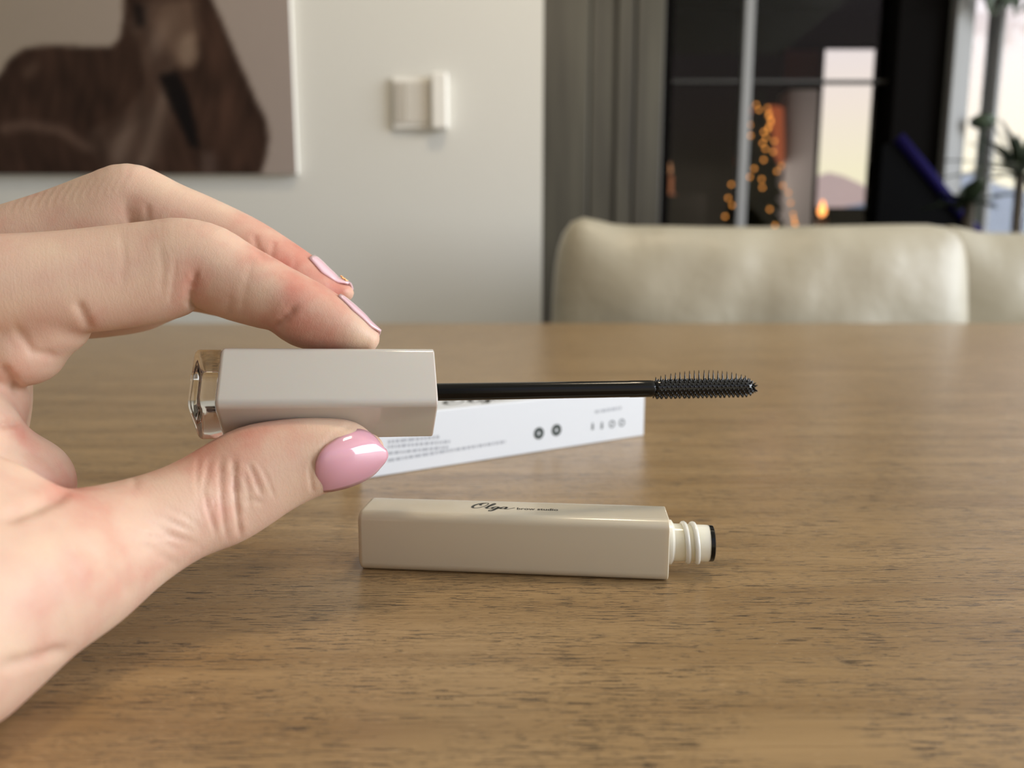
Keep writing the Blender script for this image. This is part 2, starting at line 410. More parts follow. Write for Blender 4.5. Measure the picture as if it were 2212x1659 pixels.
# skin creases: real grooves pressed into the surface along lines seen on the near side
def seg_dist(x, y, pl):
    best = np.full(len(x), 1e9); tpos = np.zeros(len(x)); L = 0; tot = sum(math.dist(a, b) for a, b in zip(pl, pl[1:]))
    for a, b in zip(pl, pl[1:]):
        dx, dy = b[0]-a[0], b[1]-a[1]; l2 = dx*dx+dy*dy
        h = np.clip(((x-a[0])*dx+(y-a[1])*dy)/l2, 0, 1)
        d = np.hypot(x-a[0]-h*dx, y-a[1]-h*dy); m = d < best
        best[m] = d[m]; tpos[m] = (L+h[m]*math.sqrt(l2))/tot; L += math.sqrt(l2)
    return best, tpos
hx, hy, hd = proj(hv)
near = (hn*(CAM-hv)/np.linalg.norm(CAM-hv, axis=1, keepdims=True)).sum(1)
GROOVES = [  # polyline, width px, depth mm, depth limit
    ([(424,585),(416,620),(412,655),(418,670)], 7, .75, .17), ([(408,600),(402,640),(400,664)], 6, .25, .17), ([(434,600),(428,640)], 6, .2, .17),
    ([(640,660),(612,690),(588,712)], 8, .75, .172), ([(622,655),(598,685)], 6, .2, .172), ([(498,640),(490,680)], 9, .22, .17),
    ([(165,650),(178,675),(190,700),(193,714)], 11, .5, .17),
    ([(505,985),(506,1020),(507,1060),(512,1110),(520,1162)], 6, .62, .17), ([(478,985),(476,1030),(478,1080),(484,1130),(492,1165)], 5, .40, .17),
    ([(452,990),(446,1030),(440,1060),(452,1110),(466,1160)], 5, .36, .17), ([(536,1000),(552,1035),(566,1070)], 5, .34, .17),
    ([(430,985),(426,1035),(432,1085)], 5, .25, .17), ([(560,1000),(580,1040),(596,1080)], 4, .2, .17), ([(524,1085),(548,1080),(570,1088)], 5, .25, .17),
    ([(528,1010),(536,1060),(540,1100)], 4, .18, .17), ([(290,1010),(292,1060)], 8, .2, .17), ([(464,1080),(458,1120),(470,1150)], 4, .2, .17),
    ([(156,1056),(100,1085),(40,1110),(0,1120)], 16, .9, .16), ([(0,918),(22,914),(44,912)], 10, .8, .175), ([(0,985),(45,975),(100,985),(140,1030)], 13, .35, .17),
    ([(300,1120),(360,1150),(420,1185)], 8, .16, .16), ([(260,1160),(330,1190),(390,1225)], 8, .16, .16), ([(160,1170),(230,1215),(290,1290)], 14, .22, .16),
    ([(0,788),(27,822),(44,858)], 10, .95, .175), ([(30,700),(70,760),(128,770)], 10, .4, .17),
    ([(317,440),(319,475)], 7, .3, .19), ([(548,505),(556,540),(575,560)], 7, .35, .19), ([(592,520),(585,560)], 6, .25, .19), ([(640,560),(632,590)], 5, .15, .19),
    ([(150,1400),(110,1412),(40,1432),(0,1440)], 14, .7, .14)]
for k in range(16):                                  # fine lines fanning out over the base of the thumb
    x0, y0 = 445-random.random()*110, 1195-random.random()*70; ln = random.uniform(60, 130); an = math.radians(random.uniform(186, 222))
    GROOVES.append(([(x0, y0), (x0+ln*.5*math.cos(an), y0+ln*.5*math.sin(an)*.8-4), (x0+ln*math.cos(an), y0+ln*math.sin(an)*.7)], 5, random.uniform(.08, .16), .16))
GROOVES += [([(677,992),(670,1020),(675,1064)], 5, .3, .17), ([(690,975),(720,940),(760,918)], 5, .22, .17),
    ([(262,500),(268,560),(262,620)], 9, .10, .17), ([(345,520),(352,580),(348,640)], 8, .12, .17), ([(545,560),(530,620),(520,680)], 8, .12, .172), ([(380,560),(374,610),(366,660)], 6, .14, .17)]
for k in range(14):                                  # slanting lines over the back of the middle finger's knuckle
    x0 = 20+k*18; y0 = 462-k*3.5; GROOVES.append(([(x0, y0), (x0+9, y0-22), (x0+26, y0-44)], 4.5, .13, .19))
dis = np.zeros(len(hv))
for pl, wd, dp, lim in GROOVES:
    d, tp = seg_dist(hx, hy, pl)
    d = d+3.0*np.sin(tp*23+pl[0][0])*(wd > 5)*.35
    m = (near > .05) & (hd < lim)
    taper = np.clip(np.minimum(tp, 1-tp)*6+.15, 0, 1)
    dis -= m*taper*dp*.001*(np.exp(-(d/wd)**2) - (.35 if wd < 7.5 else .15)*np.exp(-(d/(wd*2.6))**2))
hv = hv+hn*dis[:, None]
me = bpy.data.meshes.new('hand'); me.from_pydata(hv.tolist(), [], hf.tolist()); me.shade_smooth(); me.update()
hand = bpy.data.objects.new('hand', me); COL.objects.link(hand)
tag(hand, 'left hand with pink painted nails pinching the cream cap, reaching in from the left', 'hand')
# redness of the skin (joints, pads, fingertips) as a vertex colour
ZONES = [(690,720,75,.65,.17), (610,690,50,.5,.17), (420,600,45,.35,.17), (790,735,40,-.4,.17), (640,560,70,.8,.2), (560,520,45,.55,.2), (720,610,45,.7,.2),
    (420,960,60,.6,.165), (560,925,60,.45,.17), (640,920,60,.2,.17), (190,690,40,.5,.17), (50,930,40,.55,.17), (140,1030,50,.5,.17), (500,1080,70,.3,.17),
    (300,1130,120,.25,.16), (80,1280,140,.2,.16), (180,1060,60,.35,.17), (280,420,50,.15,.2), (90,1200,50,-.3,.16)]
red = np.zeros(len(hv))
for x, y, r, am, lim in ZONES: red += am*np.exp(-((hx-x)**2+(hy-y)**2)/r**2)*(hd < lim)
red = np.clip(red+.0, -.4, 1)*.5+.4
# where each bit of skin lies along and around its finger, so that fine lines run across the fingers
along = np.zeros((len(hv), 3)); bestd = np.full(len(hv), 1e9); P32 = hv.astype(np.float32)
for k, lb in enumerate((index, middle, ring, pinky, thumb, arm)):
    t = lb.param(P32); c, u, v, tg, a, b = lb.frame(t); q = hv-c; dd = np.abs(lb.sdf(P32)); m = dd < bestd
    cum = np.concatenate([[0], np.cumsum(np.linalg.norm(np.diff(lb.c, axis=0), axis=1))]); i = np.clip(t.astype(int), 0, len(cum)-2)
    th = np.arctan2((q*v).sum(1), (q*u).sum(1))
    val = np.stack([cum[i]+(t-i)*(cum[i+1]-cum[i])+(q*tg).sum(1), th*np.sqrt(a*b), np.full(len(hv), .1*k)], 1)
    along[m] = val[m]; bestd[m] = dd[m]
av = me.attributes.new('along_finger', 'FLOAT_VECTOR', 'POINT'); av.data.foreach_set('vector', along.astype(np.float32).ravel())
ca = me.color_attributes.new('redness', 'FLOAT_COLOR', 'POINT')
ca.data.foreach_set('color', np.stack([red, red, red, np.ones_like(red)], 1).astype(np.float32).ravel())

def skin_material():
    m = bpy.data.materials.new('skin'); m.use_nodes = True; nt = m.node_tree; b = nt.nodes['Principled BSDF']; N = nt.nodes.new; L = nt.links.new
    at_ = N('ShaderNodeAttribute'); at_.attribute_name = 'redness'
    tc = N('ShaderNodeTexCoord'); n1 = N('ShaderNodeTexNoise'); n1.inputs['Scale'].default_value = 130; n1.inputs['Detail'].default_value = 5
    L(tc.outputs['Object'], n1.inputs['Vector'])
    ad = N('ShaderNodeMath'); ad.operation = 'MULTIPLY_ADD'; ad.inputs[1].default_value = .85; L(n1.outputs['Fac'], ad.inputs[0])
    sb = N('ShaderNodeMath'); sb.operation = 'SUBTRACT'; sb.inputs[1].default_value = .43; L(at_.outputs['Fac'], sb.inputs[0]); L(sb.outputs[0], ad.inputs[2])
    r = N('ShaderNodeValToRGB'); els = r.color_ramp.elements
    els[0].position = 0.05; els[0].color = srgb(214,188,162); els[1].position = .95; els[1].color = srgb(194,120,104)
    x = els.new(.45); x.color = srgb(206,171,150)
    L(ad.outputs[0], r.inputs[0]); L(r.outputs[0], b.inputs['Base Color'])
    b.inputs['Roughness'].default_value = .5; b.inputs['Specular IOR Level'].default_value = .4
    b.inputs['Subsurface Weight'].default_value = .35; b.inputs['Subsurface Radius'].default_value = (1, .35, .2); b.inputs['Subsurface Scale'].default_value = .0035
    v = N('ShaderNodeTexVoronoi'); v.inputs['Scale'].default_value = 1500; v.feature = 'DISTANCE_TO_EDGE'
    mp = N('ShaderNodeMapping'); mp.inputs['Scale'].default_value = (1.0, 1, .45); mp.inputs['Rotation'].default_value = (0, .35, 0)
    n2 = N('ShaderNodeTexNoise'); n2.inputs['Scale'].default_value = 420; n2.inputs['Detail'].default_value = 3
    mx = N('ShaderNodeMix'); mx.data_type = 'RGBA'; mx.blend_type = 'LINEAR_LIGHT'; mx.inputs[0].default_value = .0009
    L(tc.outputs['Object'], n2.inputs['Vector']); L(tc.outputs['Object'], mx.inputs[6]); L(n2.outputs['Color'], mx.inputs[7])
    L(mx.outputs[2], mp.inputs[0]); L(mp.outputs[0], v.inputs['Vector'])
    mr = N('ShaderNodeMapRange'); mr.inputs[2].default_value = .16; L(v.outputs['Distance'], mr.inputs[0])
    a2 = N('ShaderNodeMath'); a2.operation = 'MULTIPLY_ADD'; a2.inputs[1].default_value = 1.2; L(n2.outputs['Fac'], a2.inputs[0]); L(mr.outputs[0], a2.inputs[2])
    at2 = N('ShaderNodeAttribute'); at2.attribute_name = 'along_finger'
    mp2 = N('ShaderNodeMapping'); mp2.inputs['Scale'].default_value = (1500, 170, 10); L(at2.outputs['Vector'], mp2.inputs[0])
    n3 = N('ShaderNodeTexNoise'); n3.inputs['Scale'].default_value = 1; n3.inputs['Detail'].default_value = 4; n3.inputs['Roughness'].default_value = .6; n3.inputs['Distortion'].default_value = .6
    L(mp2.outputs[0], n3.inputs['Vector'])
    a3 = N('ShaderNodeMath'); a3.operation = 'MULTIPLY_ADD'; a3.inputs[1].default_value = 4.0; L(n3.outputs['Fac'], a3.inputs[0]); L(a2.outputs[0], a3.inputs[2]); a2 = a3
    bp = N('ShaderNodeBump'); bp.inputs['Strength'].default_value = .125; bp.inputs['Distance'].default_value = .00012
    L(a2.outputs[0], bp.inputs['Height']); L(bp.outputs['Normal'], b.inputs['Normal'])
    return m
me.materials.append(skin_material())
M_nail = mat('pink_nail_gel', srgb(214,160,174), .10, Coat_Weight=.6, Coat_Roughness=.03, Subsurface_Weight=.15, Subsurface_Scale=.001)
M_nail_pale = mat('pale_lilac_nail_gel', srgb(228,190,198), .12, Coat_Weight=.6, Coat_Roughness=.03)
M_glitter = mat('gold_glitter', srgb(196,140,90), .2, Metallic=1.0)
# thumb nail: a curved plate laid over the measured surface of the thumb
def nail_plate(name, outline_lo, outline_hi, lim, off, m, bulge=(6, 15), thick=.00045, nu=22, nv=16):
    lo = catmull([(*p, 0) for p in outline_lo], nu)[:, :2]; hi = catmull([(*p, 0) for p in outline_hi], nu)[:, :2]
    sel = (near > .15) & (hd < lim); cx, cy = np.mean([*outline_lo, *outline_hi], 0)
    allp = np.array([*outline_lo, *outline_hi]); x0, y0 = allp.min(0); x1, y1 = allp.max(0)
    sel &= (hx > x0-5) & (hx < x1+5) & (hy > y0-5) & (hy < y1+5)
    f = lambda x, y: np.stack([np.ones_like(x), x, y, x*x, x*y, y*y], -1)
    sx, sy = (hx[sel]-cx)/100, (hy[sel]-cy)/100
    co = np.linalg.lstsq(f(sx, sy), hd[sel], rcond=None)[0]
    vs, fs = [], []
    for i in range(nu):
        for j in range(nv+1):
            t = j/nv; p = lo[i]*(1-t)+hi[i]*t
            q_ = i/(nu-1); bul = (1-(2*t-1)**2)*(bulge[1]*q_**3-bulge[0]*(1-q_)**3); p = p+np.array([.96, -.28])*bul
            d = f(np.array((p[0]-cx)/100), np.array((p[1]-cy)/100)) @ co
            edge = min(t, 1-t, i/(nu-1)*.8)*2; lift = off*(1-(1-min(1, edge*1.3))**2.2)
            vs.append(at(p[0], p[1], d-lift+.0002))
    for i in range(nu-1):
        for j in range(nv):
            a = i*(nv+1)+j; fs.append((a, a+nv+1, a+nv+2, a+1))
    o = mesh_obj(name, vs, fs, m, hand)
    s_ = o.modifiers.new('thickness', 'SOLIDIFY'); s_.thickness = thick; s_.offset = 0
    return o
o = nail_plate('fingernail', [(691,1061),(712,1061),(738,1056),(764,1048),(788,1037),(808,1024),(822,1008)],
    [(685,996),(697,972),(722,951),(748,936),(771,928),(792,932),(810,945),(824,966)], .165, .0011, M_nail)
o['label'] = 'glossy pink thumb nail'
def nail_shell(name, limb, t0, t1, ang, dirv, m, over=.0012, nu=16, nv=12, lift=.00035):
    vs, fs = [], []
    for i in range(nu):
        f = i/(nu-1); t = np.array([t0+(t1-t0)*f]); c, u, v, tg, a, b = [q[0] for q in limb.frame(t)]
        if f > .75: c = c + tg*over*(f-.75)*4
        aa = ang*(.80+.2*min(1, f*3))*(1 - max(0, f-.8)*1.6)
        for j in range(nv+1):
            th = dirv+aa*(2*j/nv-1); k = lift*(.3+.7*math.sin(math.pi*j/nv))
            vs.append(c+u*(a+k)*math.cos(th)+v*(b+k)*math.sin(th))
    for i in range(nu-1):
        for j in range(nv):
            q = i*(nv+1)+j; fs.append((q, q+nv+1, q+nv+2, q+1))
    o = mesh_obj(name, vs, fs, m, hand); s_ = o.modifiers.new('thickness', 'SOLIDIFY'); s_.thickness = .0005; s_.offset = 0
    return o
nail_shell('fingernail', index, 36, 43, 1.05, -.5, M_nail_pale)['label'] = 'pale nail seen edge-on at the index fingertip'
mn = nail_shell('fingernail', middle, 34.5, 43, 1.1, -.3, M_nail_pale); mn['label'] = 'lilac nail with gold glitter tip on the middle finger'
gl = MB()
for k in range(26):
    t = np.array([40.6+2.3*random.random()]); c, u, v, tg, a, b = [q[0] for q in middle.frame(t)]
    th = random.uniform(-.9, .5); p = c+tg*.0008+u*(a+.0007)*math.cos(th)+v*(b+.0007)*math.sin(th)
    gl.ball(p, .00022, 5, 4)
gl.build('glitter', M_glitter, mn, kind='stuff')
print('HAND', len(hv), 'verts; lowest', hv[:,2].min())

# ------------------------------------------------------------------ cream plastic things: cap with wand, tube, carton
M_cream = mat('cream_gloss_plastic', srgb(207,197,177), .22, Subsurface_Weight=.25, Subsurface_Scale=.002, Coat_Weight=.3, Coat_Roughness=.08)
M_cream.node_tree.nodes['Principled BSDF'].inputs['Subsurface Radius'].default_value = (1, .8, .55)
M_cap = mat('cream_satin_cap', srgb(193,188,181), .16, Subsurface_Weight=.2, Subsurface_Scale=.002, Coat_Weight=.4, Coat_Roughness=.05)
M_neck = mat('glow_white_neck', srgb(250,243,224), .15, Subsurface_Weight=.6, Subsurface_Scale=.005, Subsurface_Radius=(1, .9, .75))  # white glow of the neck is put into its pale colour and subsurface
M_gloss_black = mat('gloss_black_plastic', (.003, .003, .003, 1), .13, Specular_IOR_Level=.3)
M_bristle = mat('wet_black_rubber', (.003, .003, .0035, 1), .10, Specular_IOR_Level=.45)
M_ink = mat('black_print', srgb(38,40,40), .5)
M_grey_ink = mat('grey_print', srgb(176,180,187), .6)
M_carton = mat('white_card', srgb(222,226,231), .45)
M_clear = mat('clear_acrylic', (.99, .985, .96, 1), .02, Transmission_Weight=1.0, IOR=1.28)

def round_rect(wd, ht, r, n=6):
    r = max(min(r, wd/2-1e-6, ht/2-1e-6), 1e-6); out = []
    for cx, cy, a0 in ((wd/2-r, ht/2-r, 0), (-wd/2+r, ht/2-r, 90), (-wd/2+r, -ht/2+r, 180), (wd/2-r, -ht/2+r, 270)):
        for k in range(n+1):
            t = math.radians(a0+90*k/n); out.append((cx+r*math.cos(t), cy+r*math.sin(t)))
    return out
def prism(rings, name, m, parent, n=6):              # rings along local x: (x, width, height, corner radius)
    mb = MB(); vs = []; fs = []
    for (x, a, b, r) in rings: vs += [(x, p, q) for p, q in round_rect(a, b, r, n)]
    k = 4*(n+1)
    for i in range(len(rings)-1):
        for j in range(k):
            p, q = i*k+j, i*k+(j+1) % k; fs.append((p, q, q+k, p+k)[::-1])
    fs.append(tuple(range(k))[::-1]); fs.append(tuple(range((len(rings)-1)*k, len(rings)*k)))
    o = mb.add(vs, [f[::-1] for f in fs[:-2]]+fs[-2:]).build(name, m, parent); autosmooth(o, 30); return o
def rounded_ends(x0, x1, a, b, r, e0, e1, n=5):
    out = []
    for k in range(n+1):
        t = math.pi/2*k/n; ins = e0*(1-math.sin(t)); out.append((x0+e0*(1-math.cos(t)), a-2*ins, b-2*ins, r))
    for k in range(n+1):
        t = math.pi/2*k/n; ins = e1*(1-math.cos(t)); out.append((x1-e1*(1-math.sin(t)), a-2*ins, b-2*ins, r))
    return out
def basis(o, x, z):
    x = Vector(x).normalized(); z = Vector(z); z = (z-x*z.dot(x)).normalized(); y = z.cross(x)
    M = Matrix((x, y, z)).transposed().to_4x4(); M.translation = Vector(o); return M

# ---- cap and wand in the fingers
CAP_R = at(936, 849, .1660); CAP_L = at(424, 853, .1556); TIP = at(1629, 836, .1815)
ax = CAP_R-CAP_L; ax /= np.linalg.norm(ax)
SIDE = .0150
roll = math.radians(-11.5)                            # direction of the near edge, measured from the sight line
to_cam = -FWD; near_edge = to_cam*math.cos(roll)+UPV*math.sin(roll)
top_edge = to_cam*-math.sin(roll)+UPV*math.cos(roll)
zdir = (near_edge+top_edge)                           # normal of the upper front face
cap = empty('mascara_wand', 'cream capped mascara wand with clear end and black brush, held between finger and thumb', 'mascara wand', mat=basis(CAP_R, ax, zdir))
LEN = float(np.linalg.norm(CAP_R-CAP_L))
x_o = -LEN*(936-478)/(936-424)
r_ = .0017
prism(rounded_ends(x_o, 0, SIDE, SIDE, r_, .0009, .0004), 'cap_body', M_cap, cap)
c1 = prism(rounded_ends(-LEN, x_o+.0001, SIDE*.97, SIDE*.97, r_, .0011, .0001, 4), 'clear_end', M_clear, cap); c1['label'] = 'clear acrylic end block'
# wand: local frame of the cap, x beyond 0
Minv = cap.matrix_world.inverted()
tip_l = Minv @ Vector(TIP); r0 = Minv @ Vector(at(937, 847, .166)); wdir = (tip_l-r0).normalized(); WL = (tip_l-r0).length
MW = Matrix.Translation(r0) @ wdir.to_track_quat('X', 'Z').to_matrix().to_4x4()
RB = WL*(1404-937)/(1629-937)*1.0 * .985
rod = MB().lathe([(-.0006, .0019), (0, .00198), (RB-.0060, .00196), (RB-.0058, .00202), (RB-.001, .00200), (RB-.0006, .0020), (RB, .0018)], 36, MW).build('rod', M_gloss_black, cap); autosmooth(rod, 40)
# brush: core, long upper bristles one by one, short nubs all round
BL = WL-RB
def core_r(f): return .00196*(1-max(0, (f-.90)/.10)**2.2*.75) if f < 1 else .0004
prof = [(RB+.0001, .0017)]+[(RB+BL*f, core_r(f)) for f in np.linspace(.02, .97, 22)]+[(RB+BL*.992, .0003)]
brush = MB().lathe(prof, 28, MW).build('brush', M_bristle, cap, smooth=True)
brush['label'] = 'black moulded brow brush'
up_l = (Minv.to_3x3() @ Vector(UPV)); MWi = MW.to_3x3().inverted(); up_w = MWi @ up_l; th0 = math.atan2(up_w.z, up_w.y)
def spike(mb, x, th, r, h, w0, w1, lean=0):
    d = Vector((0, math.cos(th), math.sin(th))); e = Vector((1, 0, 0)); s2 = d.cross(e); b = e*x+d*(r-.0002); t = e*(x+lean)+d*(r+h)
    vs = []
    for p, q in ((b, w0), (b+(t-b)*.45, w0*.62+w1*.38), (t, w1)):
        for k in range(6):
            a = 2*math.pi*k/6; vs.append(tuple(MW @ (p+(e*math.cos(a)+s2*math.sin(a))*q)))
    fs = [(i*6+k, i*6+(k+1) % 6, (i+1)*6+(k+1) % 6, (i+1)*6+k) for i in range(2) for k in range(6)]+[(12,13,14,15,16,17)]
    mb.add(vs, fs)
NB = 21
def hgt(f): return .00028+.00205*max(0, math.sin(math.pi*min(1, (f+.02)/1.03)))**.75*(1 if f < .75 else 1-(f-.75)*1.1)
for k in range(NB):
    f = .03+.93*k/(NB-1); mb = MB()
    spike(mb, RB+BL*f, th0+.05, core_r(f), hgt(f), .00026, .00007, (random.random()-.6)*.00025)
    mb.build('bristle', M_bristle, brush, smooth=True)
mb = MB()
for row in range(1, 18):
    th = th0+.05+2*math.pi*row/18
    for k in range(NB+1):
        f = .02+.95*(k+.5*(row % 2))/(NB+.5)
        if f > .975: continue
        hh = .00034+.00016*random.random()
        if row in (8, 9, 10): hh = .0006
        spike(mb, RB+BL*f, th+random.uniform(-.05, .05), core_r(f), hh, .00034, .00013, random.uniform(-1, 1)*.0001)
for k in range(14):
    a = random.uniform(0, 6.28); spike(mb, RB+BL*random.uniform(.965, .985), a, core_r(.975)*.9, .0006, .00025, .00009, .0006)
mb.build('nubs', M_bristle, brush, smooth=True, kind='stuff')

# ---- tube lying on the table
TL = onZ(772, 1233, 0); TR = onZ(1444, 1259, 0)
tdir = TR-TL; TLEN = float(np.linalg.norm(tdir)); tdir /= TLEN
back = np.cross([0, 0, 1.0], tdir)
TH, TD = .0142, .0128
print('TUBE length', TLEN, 'height px check', [proj((TL+np.array([0,0,TH]))), proj((TR+np.array([0,0,TH]))), proj(TR+np.array([0,0,TH])+back*TD)])
tube = empty('mascara_tube', 'open cream mascara tube lying on the oak table, threaded neck to the right', 'mascara tube', mat=basis(TL+back*TD/2, tdir, (0, 0, 1)))
# local: x along, y towards back, z up; body centred on z = TH/2
def shift(o, dz):
    o.location.z += dz; return o
shift(prism(rounded_ends(.0002, TLEN, TD, TH, .0021, .0012, .0003), 'tube_body', M_cream, tube), TH/2)
def lathe_child(prof, name, m, parent, n=40):
    o = MB().lathe(prof, n).build(name, m, parent); autosmooth(o, 40); o.location = (TLEN, 0, TH/2+.0001); return o
neck = lathe_child([(-.0003, .0051), (.0010, .0051), (.0013, .0047), (.0016, .00425), (.0092, .00415), (.0096, .0040)], 'neck', M_neck, tube)
def helix(x0, turns, pitch, R, r):
    pts = [(x0+pitch*t, R*math.cos(2*math.pi*t), R*math.sin(2*math.pi*t)) for t in np.linspace(0, turns, int(44*turns))]
    rr = [r*min(1, .15+min(i, len(pts)-1-i)/5) for i in range(len(pts))]
    return MB().tube(pts, rr, 8)
th_o = helix(.0034, 2.1, .0021, .0043, .00062).build('thread', M_neck, neck, smooth=True)
wip = lathe_child([(.0092, .0030), (.0096, .00415), (.0104, .0041), (.0106, .0038), (.0106, .0026), (.0080, .0018)], 'opening_rim', M_gloss_black, tube); wip['label'] = 'black rim smeared with product at the neck opening'

# ---- lettering: script word and small caption, pen strokes as flat ribbons
def bez(p, n=14):
    out = []
    for i in range(0, len(p)-3, 3):
        a, b, c, d = [np.array(q, float) for q in p[i:i+4]]
        for t in np.linspace(0, 1, n, endpoint=(i+4 >= len(p))):
            out.append(a*(1-t)**3+3*b*t*(1-t)**2+3*c*t*t*(1-t)+d*t**3)
    return np.array(out)
SCRIPT = [  # letters O, l, g, a (x-height 1)
    [(1.75,2.55),(0.9,2.75),(-.1,1.75),(0.0,.85),(.1,.1),(.75,-.12),(1.25,.18),(2.05,.65),(2.5,1.75),(2.25,2.35),(2.0,2.9),(1.2,2.7),(1.0,2.0),(.95,1.75),(1.1,1.5),(1.4,1.45)],
    [(2.35,.45),(2.9,.75),(3.65,1.75),(3.6,2.35),(3.55,2.75),(3.2,2.5),(3.05,1.9),(2.9,1.25),(2.65,.1),(3.1,.02),(3.4,.0),(3.7,.35),(3.9,.6)],
    [(4.85,.85),(4.6,1.15),(4.0,.95),(3.9,.5),(3.8,.1),(4.15,-.05),(4.4,.15),(4.7,.4),(4.85,.75),(4.9,.95),(4.85,.5),(4.75,-.3),(4.45,-.85),(4.2,-1.3),(3.7,-1.25),(3.8,-.85),(3.95,-.4),(4.9,-.05),(5.5,.45)],
    [(6.4,.85),(6.15,1.15),(5.55,.95),(5.45,.5),(5.35,.1),(5.7,-.05),(5.95,.15),(6.25,.4),(6.4,.75),(6.45,.95),(6.35,.55),(6.2,.02),(6.6,.0),(7.0,.0),(7.5,.45),(7.9,.75)]]
def ribbon_word(name, m, parent, M):
    mb = MB()
    for st in SCRIPT:
        p = bez(st, 12); p[:, 0] += .30*p[:, 1]
        d = np.gradient(p, axis=0); d /= np.linalg.norm(d, axis=1, keepdims=True)+1e-9
        nrm = np.stack([-d[:, 1], d[:, 0]], 1)
        wd = .085+.16*np.clip(-d[:, 1], 0, 1)**1.2+.02*np.abs(d[:, 1])
        vs = [tuple(M @ Vector((*q, 0))) for i in range(len(p)) for q in (p[i]+nrm[i]*wd[i], p[i]-nrm[i]*wd[i])]
        mb.add(vs, [(2*i, 2*i+1, 2*i+3, 2*i+2) for i in range(len(p)-1)])
    return mb.build(name, m, parent)
def text_mesh(name, txt, size, m, parent, M, xs=1.0):
    cu = bpy.data.curves.new(name, 'FONT'); cu.body = txt; cu.size = size; cu.resolution_u = 3; cu.offset = size*.022
    o = bpy.data.objects.new(name, cu); COL.objects.link(o); bpy.context.view_layer.update()
    me = bpy.data.meshes.new_from_object(o.evaluated_get(bpy.context.evaluated_depsgraph_get()))
    bpy.data.objects.remove(o); me.transform(M @ Matrix.Diagonal((xs, 1, 1, 1))); me.materials.clear(); me.materials.append(m)
    q = bpy.data.objects.new(name, me); COL.objects.link(q); q.parent = parent; return q
Ti = tube.matrix_world.inverted()
def tl(px, py): return Ti @ Vector(onZ(px, py, TH))
p0, p1, p2 = tl(1016, 1103), tl(1112, 1103), tl(1199, 1103)
k = (p1.x-p0.x)/8.1
ribbon_word('script_lettering', M_ink, tube, Matrix.Translation((p0.x-.0002, -.0010, TH+.00003)) @ Matrix.Diagonal((k, k*1.22, 1, 1)))
text_mesh('caption_lettering', 'brow studio', .0021, M_ink, tube, Matrix.Translation((p1.x+.0003, -.0011, TH+.00003)), (p2.x-p1.x-.0003)/.0096)

# ---- white carton
BLp = onZ(778, 1036, 0); BRp = onZ(1391, 941, 0); bd = BRp-BLp; BLEN = float(np.linalg.norm(bd)); bd /= BLEN
bback = np.cross([0, 0, 1.0], bd); BH, BD = .0208, .0200
box = empty('white_carton', 'long white cosmetics carton with small grey print lying behind the cap', 'carton', mat=basis(BLp, bd, (0, 0, 1)))
MB().box((0, 0, 0), (BLEN, BD, BH), .0005).build('carton_body', M_carton, box)
e_ = MB().box((BLEN-.0002, .0008, .0006), (BLEN+.00035, BD-.0008, BH-.0005), .0001).build('end_flap', M_carton, box)
Bi = box.matrix_world.inverted(); yf = -.00006
nvec = Vector(-bback)
def bl(px, py):
    r = Vector(ray(px, py)); n = -Vector(bback); t = (Vector(BLp)-Vector(CAM)).dot(n)/r.dot(n); return Bi @ (Vector(CAM)+r*t)
mb = MB()
def dash_line(mb, x0, z0, x1, z1, h):
    n = Vector((x1-x0, z1-z0)).length; x = 0
    while x < n:
        wd = random.choice((.0006, .0009, .0013, .0018, .0024)); wd = min(wd, n-x)
        f, g = x/n, (x+wd)/n; xa, xb = x0+(x1-x0)*f, x0+(x1-x0)*g; z = z0+(z1-z0)*f
        mb.add([(xa, yf, z), (xb, yf, z), (xb, yf, z+h), (xa, yf, z+h)], [(0, 1, 2, 3)]); x += wd+.0005
for (xa, ya, xb, yb) in ((838, 958, 950, 947), (838, 969, 972, 957), (838, 983, 968, 969), (838, 998, 1092, 957)):
    a, b = bl(xa, ya), bl(xb, yb); dash_line(mb, a.x, a.z, b.x, b.z, .0011)
a, b = bl(1285, 893), bl(1342, 884); dash_line(mb, a.x, a.z, b.x, b.z, .0012)
mb.build('small_print', M_grey_ink, box, kind='stuff')['label'] = 'lines of small grey print'
def ring_mark(px, py, r0, r1, m, name='round_symbol'):
    c = bl(px, py); n = 20; vs = []; fs = []
    for k in range(n):
        t = 2*math.pi*k/n; vs += [(c.x+r*math.cos(t), yf, c.z+r*math.sin(t)) for r in (r0, r1)]
    for k in range(n): fs.append((2*k, 2*k+1, (2*k+3) % (2*n), (2*k+2) % (2*n)))
    return MB().add(vs, fs).build(name, m, box)
M_mark = mat('dark_green_print', srgb(66,74,72), .6)
for x, y in ((1164, 936), (1202, 929)): ring_mark(x, y, .0006, .0024, M_mark)
M_mid = mat('mid_grey_print', srgb(112,118,122), .6)
for x, y in ((1322, 916), (1343, 913)): ring_mark(x, y, .0009, .0016, M_mid); 
for x, y in ((1280, 921), (1300, 919)):
    c = bl(x, y); MB().add([(c.x-.0007, yf, c.z-.0014), (c.x+.0007, yf, c.z-.0014), (c.x+.0004, yf, c.z+.0014), (c.x-.0004, yf, c.z+.0014)], [(0,1,2,3)]).build('upright_symbol', M_mid, box)
pb = Bi @ Vector(onZ(968, 876, BH)); kb = .030/8.1
ribbon_word('script_lettering', M_ink, box, Matrix.Translation((pb.x, BD*.36, BH+.00004)) @ Matrix.Diagonal((kb, kb, 1, 1)))

